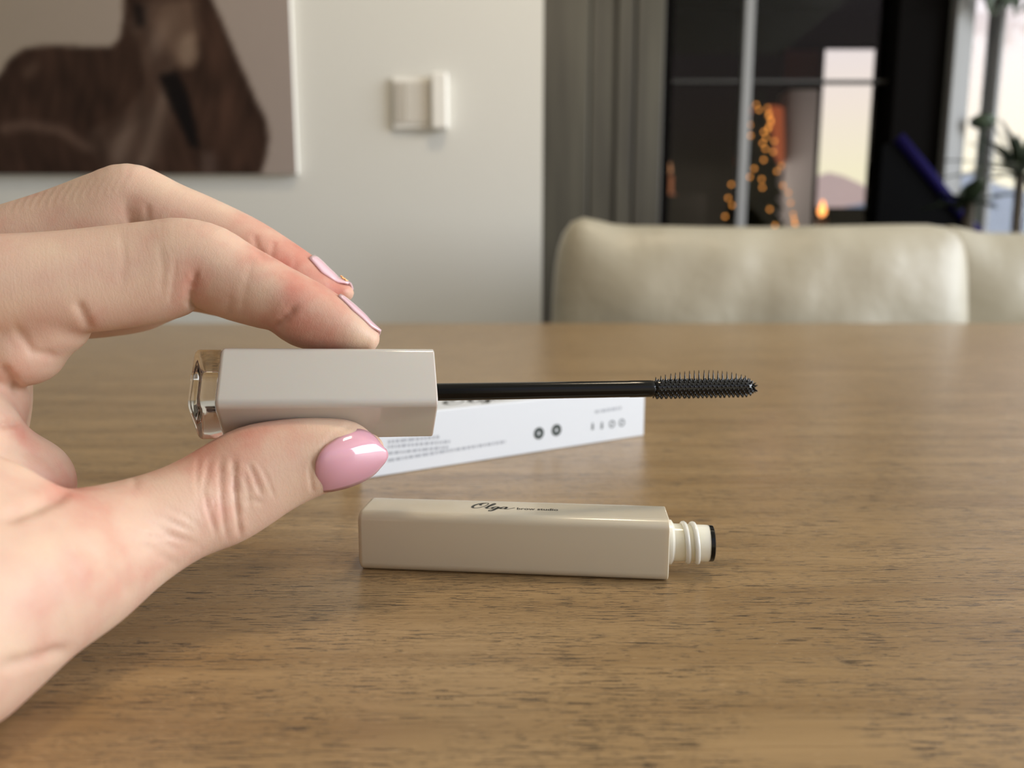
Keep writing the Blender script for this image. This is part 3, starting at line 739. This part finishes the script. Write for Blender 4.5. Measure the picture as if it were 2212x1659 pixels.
# ------------------------------------------------------------------ wall things: horse picture, light switch
pic_r, pic_b = onY(641, 374, WALL_Y-.015)[0], onY(300, 376, WALL_Y-.015)[2]
PW, PH = 1.15, .78
picture = empty('wall_picture', 'brown photograph print of a long-maned horse on canvas, on the white wall', 'picture', (pic_r-PW/2, WALL_Y-.0075, pic_b))
MB().box((-PW/2, -.007, 0), (PW/2, .007, PH), .002).build('canvas', M_ceiling, picture)
def inside(px, py, poly):
    c = np.zeros(px.shape, bool); n = len(poly)
    for i in range(n):
        (x1, y1), (x2, y2) = poly[i], poly[i-1]
        m = ((y1 > py) != (y2 > py)) & (px < (x2-x1)*(py-y1)/((y2-y1) if y2 != y1 else 1e-9)+x1); c ^= m
    return c
def soft(px, py, poly, r):
    acc = np.zeros(px.shape)
    for k in range(8): acc += inside(px+r*math.cos(k*.785), py+r*math.sin(k*.785), poly)
    return acc/8
def picture_print():
    nx, nz = 260, 176
    gx, gz = np.meshgrid(np.linspace(-PW/2, PW/2, nx), np.linspace(0, PH, nz), indexing='ij')
    # print coordinates: 1 unit per print pixel, right lower corner = (641, 375)
    sc = (641-0)/(pic_r-onY(0, 300, WALL_Y-.015)[0])
    u = 641-(PW/2-gx)*sc; v = 375-gz*sc
    sm = lambda a, b, x: np.clip((x-a)/(b-a), 0, 1)
    nz_ = lambda fx, fy, s_: np.sin(u*fx+3*np.sin(v*fy+s_))*np.sin(v*fy*1.3+2*np.sin(u*fx*.7+s_*2))
    bgc = np.stack([165+0*u, 153+0*u, 138+u*.012], -1)
    horse = [(-340,380),(-330,150),(-250,60),(-100,110),(-20,190),(8,175),(35,138),(70,115),(130,108),(200,112),(258,112),(276,95),(286,55),(292,0),(300,-80),(330,-170),(372,-215),(385,-260),(405,-215),(440,-210),(462,-255),(470,-200),(478,-60),(470,0),(492,50),(515,110),(540,170),(562,225),(580,262),(584,300),(574,345),(560,380)]
    hm = soft(u, v, horse, 5)
    t = np.clip(.5+.25*nz_(.05, .011, 1)+.25*nz_(.11, .02, 2), 0, 1)
    hc = np.stack([58+26*t, 44+20*t, 37+17*t], -1)
    def blend(c, mask, col): return c*(1-mask[..., None])+np.array(col)*mask[..., None]
    strands = .5+.5*np.sin((u*.9+v*.55)*.10+2*np.sin(v*.013))
    mane = soft(u, v, [(300,40),(330,120),(345,180),(318,230),(262,270),(200,300),(240,372),(330,372),(352,300),(385,215),(372,150),(400,90),(380,30)], 22)
    hc = blend(hc, mane*(.35+.4*strands), (142,124,112))
    hc = blend(hc, soft(u, v, [(0,272),(60,262),(140,275),(200,320),(190,332),(130,292),(60,280),(0,290)], 8)*.55, (140,118,106))
    hc = blend(hc, soft(u, v, [(60,165),(90,140),(100,150),(72,178)], 8)*.5, (130,110,96))
    hc = blend(hc, soft(u, v, [(352,170),(395,160),(412,200),(425,262),(432,320),(412,318),(388,262),(368,215)], 6)*.92, (24,19,18))
    hc = blend(hc, soft(u, v, [(360,20),(440,10),(446,80),(430,140),(405,152),(372,120),(352,70)], 12)*.6, (142,120,104))
    hc = blend(hc, soft(u, v, [(404,92),(436,80),(442,130),(424,156),(398,150)], 8)*.6, (170,150,132))
    hc = blend(hc, soft(u, v, [(308,20),(334,30),(332,70),(312,74)], 6)*.8, (28,22,20))
    hc = blend(hc, soft(u, v, [(452,30),(478,80),(505,180),(540,300),(530,372),(470,372),(458,280),(470,180)], 14)*(.15+.35*strands), (104,78,66))
    hc = blend(hc, soft(u, v, [(436,330),(466,330),(470,380),(430,380)], 8)*.5, (120,104,98))
    col = bgc*(1-hm[..., None])+hc*hm[..., None]
    col = col*np.array([.93, .92, .92])-13*hm[..., None]
    col = np.maximum(col, 8); col = np.where(col/255 <= .04045, col/255/12.92, ((col/255+.055)/1.055)**2.4)
    vs = np.stack([gx, np.full_like(gx, -.0073), gz], -1).reshape(-1, 3)
    fs = [(i*nz+j, (i+1)*nz+j, (i+1)*nz+j+1, i*nz+j+1) for i in range(nx-1) for j in range(nz-1)]
    m = mat('printed_canvas', (1,1,1,1), .8, Specular_IOR_Level=.15)
    an = m.node_tree.nodes.new('ShaderNodeAttribute'); an.attribute_name = 'print'
    m.node_tree.links.new(an.outputs['Color'], m.node_tree.nodes['Principled BSDF'].inputs['Base Color'])
    o = mesh_obj('printed_image', vs, fs, m, picture)
    c = o.data.color_attributes.new('print', 'FLOAT_COLOR', 'POINT')
    c.data.foreach_set('color', np.concatenate([col.reshape(-1, 3), np.ones((nx*nz, 1))], 1).astype(np.float32).ravel())
    o['label'] = 'sepia horse print'
picture_print()

sw = onY(908, 225, WALL_Y)
switch = empty('light_switch', 'white square light switch on the white wall right of the horse picture', 'switch', tuple(sw))
M_sw = mat('switch_white', srgb(238,236,230), .3); M_sw2 = mat('switch_rocker_grey', srgb(186,180,170), .4)
hw, hh = .0475, .043
MB().box((-hw, -.009, -hh), (hw, 0, hh), .003).build('switch_plate', M_sw, switch)
MB().box((-hw+.004, -.0115, -hh+.009), (-hw+.019, -.0085, hh-.009), .001).build('rocker', M_sw2, switch)['label'] = 'grey rocker'
MB().box((-hw+.022, -.0115, -hh+.009), (.018, -.0085, hh-.009), .001).build('rocker', mat('switch_rocker_pale', srgb(212,208,200), .4), switch)
MB().box((.021, -.022, -hh-.002), (hw+.002, -.0085, hh+.006), .004).build('dimmer_cover', M_sw, switch)['label'] = 'thicker white cover on the right side'

# ------------------------------------------------------------------ beyond the white wall: panelled wall, glazed partition, dark room, big window
GY = 2.6                                              # plane of the glazing
X = lambda px, Y, py=300: float(onY(px, py, Y)[0])
Z = lambda py, Y: float(onY(W/2, py, Y)[2])
wf = structure(MB().box((xe-.6, GY-.02, FLOOR_Z), (X(1428, GY), GY+.1, CEIL_Z)).build('wall_far', mat('dark_groove', srgb(70,66,58), .5)))
for a, b, pr in ((1120,1268,.022), (1272,1322,.010), (1326,1362,.022), (1365,1424,.030)):
    MB().box((X(a, GY), GY-.02-pr, FLOOR_Z), (X(b, GY), GY-.019, CEIL_Z), .004).build('panel', M_panel, wf)
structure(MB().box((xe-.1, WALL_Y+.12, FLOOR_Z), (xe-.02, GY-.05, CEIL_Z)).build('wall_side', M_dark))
M_glass = bpy.data.materials.new('window_glass'); M_glass.use_nodes = True
nt = M_glass.node_tree; nt.nodes.clear(); N = nt.nodes.new
o_ = N('ShaderNodeOutputMaterial'); mx = N('ShaderNodeMixShader'); tr = N('ShaderNodeBsdfTransparent'); gl_ = N('ShaderNodeBsdfGlossy'); fr = N('ShaderNodeFresnel')
tr.inputs[0].default_value = (.985, .99, .985, 1); gl_.inputs['Roughness'].default_value = .02; fr.inputs[0].default_value = 1.22
nt.links.new(fr.outputs[0], mx.inputs[0]); nt.links.new(tr.outputs[0], mx.inputs[1]); nt.links.new(gl_.outputs[0], mx.inputs[2]); nt.links.new(mx.outputs[0], o_.inputs[0])
g1 = structure(MB().box((X(1424, GY), GY-.02, FLOOR_Z), (X(1446, GY), GY+.06, CEIL_Z), .003).build('window_1', M_black))
MB().box((X(1596, GY), GY-.015, FLOOR_Z), (X(1616, GY), GY+.03, CEIL_Z), .002).build('mullion', M_grey, g1)
MB().box((X(1446, GY), GY-.01, Z(180, GY)), (X(1905, GY), GY+.02, Z(174, GY)), .001).build('rail', mat('rail_dark_grey', srgb(50,48,45), .6), g1)
for a, b in ((1446, 1596), (1616, 1905)):
    MB().box((X(a, GY), GY+.004, FLOOR_Z), (X(b, GY), GY+.010, CEIL_Z)).build('pane', M_glass, g1)
MB().box((X(1905, GY), GY-.06, FLOOR_Z), (X(2012, GY), GY+.10, CEIL_Z), .004).build('post', M_black, g1)
# large outer window, aluminium profiles and its panes
g2 = structure(MB().box((X(2010, GY), GY-.10, FLOOR_Z), (X(2026, GY), GY+.10, CEIL_Z), .003).build('window_2', M_grey))
MB().box((X(2029, GY), GY-.075, FLOOR_Z), (X(2046, GY), GY+.1, CEIL_Z), .003).build('profile', M_grey, g2)
MB().box((X(2049, GY), GY-.05, FLOOR_Z), (X(2066, GY), GY+.1, CEIL_Z), .003).build('profile', M_grey, g2)
MB().box((X(2130, GY), GY-.03, FLOOR_Z), (X(2139, GY), GY+.05, CEIL_Z), .003).build('mullion', M_grey, g2)
for a, b in ((2066, 2130), (2139, 2420)):
    MB().box((X(a, GY), GY+.004, FLOOR_Z), (X(b, GY), GY+.012, CEIL_Z)).build('pane', M_glass, g2)
MB().box((X(2420, GY), GY-.06, FLOOR_Z), (X(2450, GY), GY+.1, CEIL_Z), .003).build('profile', M_grey, g2)
MB().box((X(2066, GY), GY-.06, FLOOR_Z), (X(2420, GY), GY+.1, FLOOR_Z+.55), .003).build('sill', M_grey, g2)
# dark room behind the partition, with its own window
FY = 5.4
def slab(x0, y0, x1, y1, th, name):               # wall running between two plan points
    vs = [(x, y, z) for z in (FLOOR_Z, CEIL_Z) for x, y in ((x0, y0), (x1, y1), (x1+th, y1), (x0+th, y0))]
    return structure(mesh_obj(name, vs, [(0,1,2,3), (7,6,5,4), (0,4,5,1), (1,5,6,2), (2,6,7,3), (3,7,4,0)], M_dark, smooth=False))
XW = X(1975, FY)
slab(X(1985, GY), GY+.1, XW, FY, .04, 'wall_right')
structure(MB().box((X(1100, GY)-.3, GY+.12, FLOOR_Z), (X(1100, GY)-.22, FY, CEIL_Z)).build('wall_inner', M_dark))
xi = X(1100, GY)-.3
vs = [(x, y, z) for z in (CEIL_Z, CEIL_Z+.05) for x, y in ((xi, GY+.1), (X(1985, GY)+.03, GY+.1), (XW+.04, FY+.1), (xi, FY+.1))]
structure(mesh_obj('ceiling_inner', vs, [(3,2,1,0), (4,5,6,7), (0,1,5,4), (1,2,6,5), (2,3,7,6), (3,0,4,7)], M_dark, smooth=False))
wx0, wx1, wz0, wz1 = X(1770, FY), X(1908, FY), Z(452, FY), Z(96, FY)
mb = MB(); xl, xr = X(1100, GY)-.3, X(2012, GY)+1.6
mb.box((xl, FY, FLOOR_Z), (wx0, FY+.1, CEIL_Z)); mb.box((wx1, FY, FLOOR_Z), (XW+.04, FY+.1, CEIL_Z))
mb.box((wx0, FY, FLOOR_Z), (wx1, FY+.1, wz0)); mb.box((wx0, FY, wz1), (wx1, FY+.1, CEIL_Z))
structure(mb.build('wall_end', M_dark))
g3 = structure(MB().box((wx0, FY+.02, wz0), (wx0+.015, FY+.07, wz1), .003).build('window_3', M_black))
MB().box((wx1-.015, FY+.02, wz0), (wx1, FY+.07, wz1), .003).build('stile', M_black, g3)
MB().box((wx0, FY+.02, wz0), (wx1, FY+.07, wz0+.015), .003).build('rail', M_black, g3)
MB().box((wx0, FY+.02, wz1-.015), (wx1, FY+.07, wz1), .003).build('rail', M_black, g3)
MB().box((wx0+.03, FY+.04, wz0+.03), (wx1-.03, FY+.046, wz1-.03)).build('pane', M_glass, g3)
structure(MB().box((X(1700, 5.0), 5.0, FLOOR_Z), (X(1764, 5.0), 5.2, Z(192, 5.0)), .01).build('trim_1', mat('pale_grey_pillar', srgb(206,206,210), .6)))

# outside: terrace floor, pale hills
structure(MB().box((-30, 6.2, FLOOR_Z-.4), (60, 120, FLOOR_Z-.3)).build('terrace', mat('terrace_stone', srgb(120,126,136), .8)))
def hill(px_pts, Y, m):
    vs = []; n = len(px_pts)
    for dy in (0, 6):
        for (px, py) in px_pts:
            p = onY(px, py, Y); vs.append((p[0], Y+dy, p[2])); vs.append((p[0], Y+dy-(4 if dy == 0 else -4), FLOOR_Z-.4))
    fs = []
    for i in range(n-1):
        a = 2*i; fs += [(a, a+1, a+3, a+2), (a+2*n, a+2*n+2, a+2*n+3, a+2*n+1), (a, a+2, a+2*n+2, a+2*n)]
    return structure(mesh_obj('hill', vs, fs, m))
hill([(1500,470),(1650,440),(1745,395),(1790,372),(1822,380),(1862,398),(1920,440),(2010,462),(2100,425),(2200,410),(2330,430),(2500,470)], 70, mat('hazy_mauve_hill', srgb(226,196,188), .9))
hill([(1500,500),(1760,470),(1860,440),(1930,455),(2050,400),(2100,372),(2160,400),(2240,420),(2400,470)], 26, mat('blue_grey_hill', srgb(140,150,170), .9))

# ------------------------------------------------------------------ chairs
def cushion(name, hw, hz, th, m, parent, top=None, flare=.0, loc=(0,0,0), nx=40, nz=24, ny=8, wr=True):
    bm = bmesh.new(); bmesh.ops.create_cube(bm, size=2)
    bmesh.ops.subdivide_edges(bm, edges=bm.edges[:], cuts=21, use_grid_fill=True)
    for v in bm.verts:
        x, y, z = v.co; k = (abs(x)**9+abs(y)**4+abs(z)**9)**(1/9); 
        x, y, z = x/max(k, 1), y/max((abs(x)**9+abs(y)**4+abs(z)**9)**(1/4), 1), z/max(k, 1)
        X_ = hw*x*(1+flare*(-z)); Z_ = hz*z; Y_ = th*y*(.62+.38*(1-x**4)*(1-z**4))
        if top: Z_ += top(x)*max(0, (z+1)/2)**2
        if wr and y < 0:
            Y_ += .006*math.sin(9*x+5*z)*math.sin(3.1*z+1)+.005*math.sin(17*x-7*z+1)*(1-abs(x))
        v.co = (X_+loc[0], Y_+loc[1], Z_+loc[2])
    o = bpy.data.objects.new(name, bpy.data.meshes.new(name)); bm.to_mesh(o.data); bm.free(); COL.objects.link(o)
    o.data.shade_smooth(); o.data.materials.append(m); o.parent = parent; return o
CY = 1.17
cx0, cx1 = X(1186, CY, 600), X(2082, CY, 600); hw = (cx1-cx0)/2
ztop = Z(488, CY)
M_leg = mat('dark_metal_leg', srgb(40,38,36), .35, Metallic=.8)
def make_chair(loc, label):
    c = empty('dining_chair', label, 'chair', loc, 'cream leather chairs across the table')
    zb = ztop-FLOOR_Z
    cushion('backrest', hw, .27, .085, M_cream_leather, c, top=lambda x: .012*(-math.cos(1.2*(x+.1)))*1.0+.024*math.exp(-((x+.93)/.14)**2)+.004*math.exp(-((x-.9)/.12)**2)+.010, flare=.035, loc=(0, 0, zb-.27))
    cushion('seat', hw*.98, .075, .25, M_cream_leather, c, loc=(0, -.07, .42), wr=False)
    for sx in (-1, 1):
        for y in (-.25, .05):
            MB().box((sx*hw*.85-.015, y-.015, 0), (sx*hw*.85+.015, y+.015, .37), .003).build('leg', M_leg, c)
    return c
ch = make_chair(((cx0+cx1)/2, CY, FLOOR_Z), 'cream leather chair at the table, whole backrest in view, left of the other chair')
c2_ = ch.copy(); COL.objects.link(c2_); c2_.location = ((cx0+cx1)/2+2*hw+.03, CY+.20, FLOOR_Z); c2_['label'] = 'cream leather chair cut off by the right edge of the photo'
for q in list(ch.children):
    d = q.copy(); COL.objects.link(d); d.parent = c2_

# ------------------------------------------------------------------ things in the dark room and by the big window
def tree(px, py_top, Y, label):
    x, zt = X(px, Y, 350), Z(py_top, Y); h = zt-FLOOR_Z; R = .34
    t = empty('christmas_tree', label, 'christmas tree', (x, Y, FLOOR_Z))
    M_fir = noise_colour(mat('fir_green', srgb(30,38,26), .8), 30, srgb(20,27,18), srgb(44,52,34))
    MB().lathe([(0, .16), (.12, .19), (.16, .19), (.17, .03), (h*.25, .025), (h*.9, .01)], 16, axis='z').build('trunk', mat('bark', srgb(60,44,34), .9), t)
    mb = MB(); n = 900
    for k in range(n):
        f = random.random()**.8; z = .22*h+f*.76*h; r = R*(1-f)**.9*random.uniform(.75, 1.05)+.02; a = random.uniform(0, 6.283)
        ca, sa = math.cos(a), math.sin(a); w_ = .022; b0 = Vector((0, 0, z)); e0 = Vector((r*ca, r*sa, z-.05-.06*(1-f))); sd = Vector((-sa, ca, 0))*w_
        mid = b0*.35+e0*.65+Vector((0, 0, .02))
        mb.add([b0, mid+sd, e0, mid-sd, mid+Vector((0, 0, .03))], [(0,1,4), (1,2,4), (2,3,4), (3,0,4), (0,3,2,1)])
    mb.build('foliage', M_fir, t, kind='stuff')
    M_b = emit('warm_bulb', (1.0, .38, .07, 1), 2.4)
    bb = MB().ball((0,0,0), .0075, 8, 6).build('light_bulb', M_b, t, smooth=True)
    for k in range(92):
        f = (k+.5)/92; f = f**1.15; z = .28*h+f*.68*h; r = R*(1-f)**.9+.03; a = math.radians(-90)+random.uniform(-1.5, 1.5)
        o = bb if k == 0 else bb.copy()
        if k: COL.objects.link(o); o.parent = t
        o.location = (r*math.cos(a), r*math.sin(a), z-.04)
    return t
tree(1636, 178, 4.3, 'dark Christmas tree with orange string lights behind the glass')
def lamp(px0, px1, py0, py1, Y, label):
    x0, x1, z1, z0 = X(px0, Y), X(px1, Y), Z(py0, Y), Z(py1, Y); r = (x1-x0)/2
    t = empty('floor_lamp', label, 'lamp', ((x0+x1)/2, Y, FLOOR_Z)); b = FLOOR_Z
    MB().lathe([(0, .14), (.02, .14), (.025, .015), (z0-b+.05, .012)], 20, axis='z').build('stand', M_black, t)
    l = bpy.data.lights.new('room_fill_light', 'POINT'); l.energy = 7; l.color = (1, .82, .70); l.shadow_soft_size = .05  # added fill light in front of the shade, brightens pillar and dark room
    lo_ = bpy.data.objects.new('room_fill_light', l); COL.objects.link(lo_); lo_.parent = t; lo_.location = (0, -r-.12, z0-b-.05)
    MB().lathe([(z0-b, r), (z1-b, r*.86), (z1-b-.002, r*.84), (z0-b+.001, r*.97)], 28, axis='z').build('lamp_shade', emit('orange_shade', (1.0, .22, .07, 1), .30), t, smooth=True)
lamp(1592, 1694, 238, 352, 4.75, 'glowing orange lampshade behind the Christmas tree')
Y = FY-.03
rp_ = empty('red_wall_picture', 'small dull red picture on the dark wall above the tree', 'picture', ((X(1685,Y)+X(1764,Y))/2, Y, Z(180,Y)))
hwp, hp = (X(1764,Y)-X(1685,Y))/2, Z(105,Y)-Z(180,Y)
MB().box((-hwp, 0, 0), (hwp, .03, hp), .004).build('frame', mat('dark_red_frame', srgb(96,60,52), .6), rp_)
MB().box((-hwp*.86, -.003, hp*.08), (hwp*.86, .001, hp*.92)).build('picture_sheet', mat('dull_red_sheet', srgb(150,96,84), .7), rp_)
def lantern(px, py, Y, label, sc, col, st, name='candle_lantern'):
    t = empty(name, label, 'candle', (X(px, Y, py), Y, Z(py, Y)))
    MB().lathe([(-.09*sc, .045*sc), (-.08*sc, .05*sc), (-.075*sc, .03*sc), (.01*sc, .03*sc)], 18, axis='z').build('candle', mat('candle_wax', srgb(220,150,110), .5), t, smooth=True)
    MB().lathe([(.012*sc, .006*sc), (.03*sc, .022*sc), (.055*sc, .020*sc), (.10*sc, .004*sc)], 12, axis='z').build('flame', emit(name+'_flame', col, st), t, smooth=True)
    MB().lathe([(-.095*sc, .06*sc), (-.09*sc, .06*sc)], 20, axis='z').build('dish', M_black, t)
    return t
side = empty('side_table', 'low dark side table in the room behind the glass', 'table', (X(1790, 3.65), 3.65, FLOOR_Z))
zt = Z(472, 3.65)-.09*.85-FLOOR_Z
MB().box((-.16, -.16, zt-.03), (.16, .16, zt), .004).build('tabletop', M_black, side)
for sx in (-.13, .13):
    for sy in (-.13, .13): MB().box((sx-.015, sy-.015, 0), (sx+.015, sy+.015, zt-.03)).build('leg', M_black, side)
lantern(1775, 472, 3.65, 'orange flame on a candle standing by the bright far window', .85, (1.0, .36, .10, 1), 3.2)
lantern(1441, 385, 4.9, 'dim warm candle at the left end of the glazed partition', 1.3, (1.0, .45, .2, 1), .55, 'pillar_candle').location.z += 0
cb = empty('console_cabinet', 'dark cabinet under the dim candle behind the glass', 'cabinet', (X(1470, 4.9), 4.9, FLOOR_Z))
zc = Z(385, 4.9)-.095*1.3-FLOOR_Z
MB().box((-.35, -.2, 0), (.12, .2, zc), .005).build('body', M_dark, cb)
for sx in (-.34, -.11): MB().box((sx, -.215, .05), (sx+.22, -.2, zc-.05), .004).build('door', M_dark, cb)
# black board leaning with a dark blue edge
BYd = 1.95
pa, pb_, pc, pd = [onY(x, y, BYd) for x, y in ((1908, 322), (1938, 300), (2100, 505), (2150, 640))]
brd = empty('leaning_board', 'black board with sloping dark blue edge in front of the black post', 'board', (float(X(1990, BYd)), BYd, FLOOR_Z))
bx = brd.location.x
pts = [(X(1880, BYd, 500)-bx, -.0), (X(2170, BYd, 640)-bx, 0)]
f_ = [(X(1885, BYd, 330)-bx, 0), (X(2140, BYd, 560)-bx, 0), (X(2140, BYd, 560)-bx, Z(560, BYd)-FLOOR_Z), (X(1938, BYd, 300)-bx, Z(304, BYd)-FLOOR_Z), (X(1900, BYd, 310)-bx, Z(316, BYd)-FLOOR_Z)]
vs = [(x, -.02, z) for x, z in f_]+[(x, .02, z) for x, z in f_]; n = len(f_)
mesh_obj('panel_body', vs, [tuple(range(n)), tuple(range(2*n-1, n-1, -1))]+[(i, i+n, (i+1) % n+n, (i+1) % n) for i in range(n)], mat('matt_black', srgb(6,6,7), .8, Specular_IOR_Level=.04), brd, smooth=False)
MB().tube([(f_[3][0]-.008, -.022, f_[3][1]+.004), (f_[2][0], -.022, f_[2][1]+.006)], .014, 10).build('blue_edge', mat('navy_edge', srgb(20,14,70), .6, Specular_IOR_Level=.1), brd, smooth=True)['label'] = 'dark blue edge strip'
# plants by the big window
M_leaf = noise_colour(mat('dark_leaf', srgb(44,58,44), .5), 12, srgb(32,44,34), srgb(62,76,56))
M_pot = mat('stone_pot', srgb(120,110,100), .7)
def plant(px, py, Y, nleaf, ln, label, up=.4, wid=.014):
    x, z = X(px, Y, py), Z(py, Y); zs = FLOOR_Z
    t = empty('potted_plant', label, 'plant', (x, Y, zs)); hgt_ = z-zs
    MB().lathe([(0, .07), (.005, .075), (.16, .10), (.165, .095), (.14, .085)], 20, axis='z').build('pot', M_pot, t, smooth=True)
    MB().tube([(0, 0, .1), (.01, 0, hgt_*.6), (0, 0, hgt_)], [.018, .014, .012], 8).build('stem', mat('plant_stem', srgb(70,62,50), .8), t, smooth=True)
    for k in range(nleaf):
        a = 2*math.pi*k/nleaf*2.4+random.uniform(-.2, .2); el = random.uniform(-.1, 1.35)**1.0*up/.4; L_ = ln*random.uniform(.7, 1.1); mb = MB(); vs = []
        for i in range(7):
            f = i/6; d = Vector((math.cos(a)*math.cos(el), math.sin(a)*math.cos(el), math.sin(el))); p = d*L_*f+Vector((0, 0, hgt_-.22*L_*f*f)); sd = Vector((-math.sin(a), math.cos(a), 0))*wid*(math.sin(math.pi*(f*.9+.1)))
            vs += [p-sd, p+Vector((0, 0, -.004)), p+sd]
        fs = [(3*i+j, 3*i+j+1, 3*i+j+4, 3*i+j+3) for i in range(6) for j in (0, 1)]
        mb.add(vs, fs).build('leaf', M_leaf, t, smooth=True)
    return t
plant(2204, 375, 2.18, 34, .24, 'dark spiky leaved plant in front of the right hand window')
plant(2094, 440, 1.76, 14, .10, 'small low leafy plant at the left side of the right hand window', wid=.02)
sd_ = empty('dried_flower', 'tall dried flower with a round dark head before the window', 'flower', (X(2120, 2.5), 2.5, FLOOR_Z))
zh = Z(262, 2.5)-FLOOR_Z
MB().tube([(.03, 0, .02), (.02, .0, zh*.5), (0, 0, zh)], .004, 6).build('stem', M_leaf, sd_, smooth=True)
MB().ball((0, 0, zh), (.040, .036, .024), 14, 8).build('flower_head', M_leaf, sd_, smooth=True)
MB().lathe([(0, .04), (.05, .05), (.14, .03), (.16, .035)], 18, axis='z').build('vase', M_pot, sd_, smooth=True)
# hanging greenery at the top of the window
hg = empty('hanging_garland', 'dark leafy garland hanging at the top of the right hand window', 'garland', (X(2150, 2.45, 20), 2.45, Z(0, 2.45)))
MB().tube([(-.12, 0, .03), (0, 0, .05), (.25, 0, .06), (.5, 0, .10)], .012, 8).build('stem', M_leaf, hg, smooth=True)
for k in range(30):
    x = random.uniform(-.08, .4); a = random.uniform(3.6, 5.8); L_ = random.uniform(.05, .12); mb = MB(); p0_ = Vector((x, random.uniform(-.03, .03), .05)); d = Vector((math.cos(a), random.uniform(-.4, .4), math.sin(a))); sd = Vector((-d.z, 0, d.x))*.016
    mb.add([p0_, p0_+d*L_*.5+sd, p0_+d*L_, p0_+d*L_*.5-sd, p0_+d*L_*.5+Vector((0, -.006, 0))], [(0,1,4), (1,2,4), (2,3,4), (3,0,4)]).build('leaf', M_leaf, hg)
for q in list(bpy.data.objects):
    if q.type == 'MESH' and not q.users_collection: bpy.data.objects.remove(q)
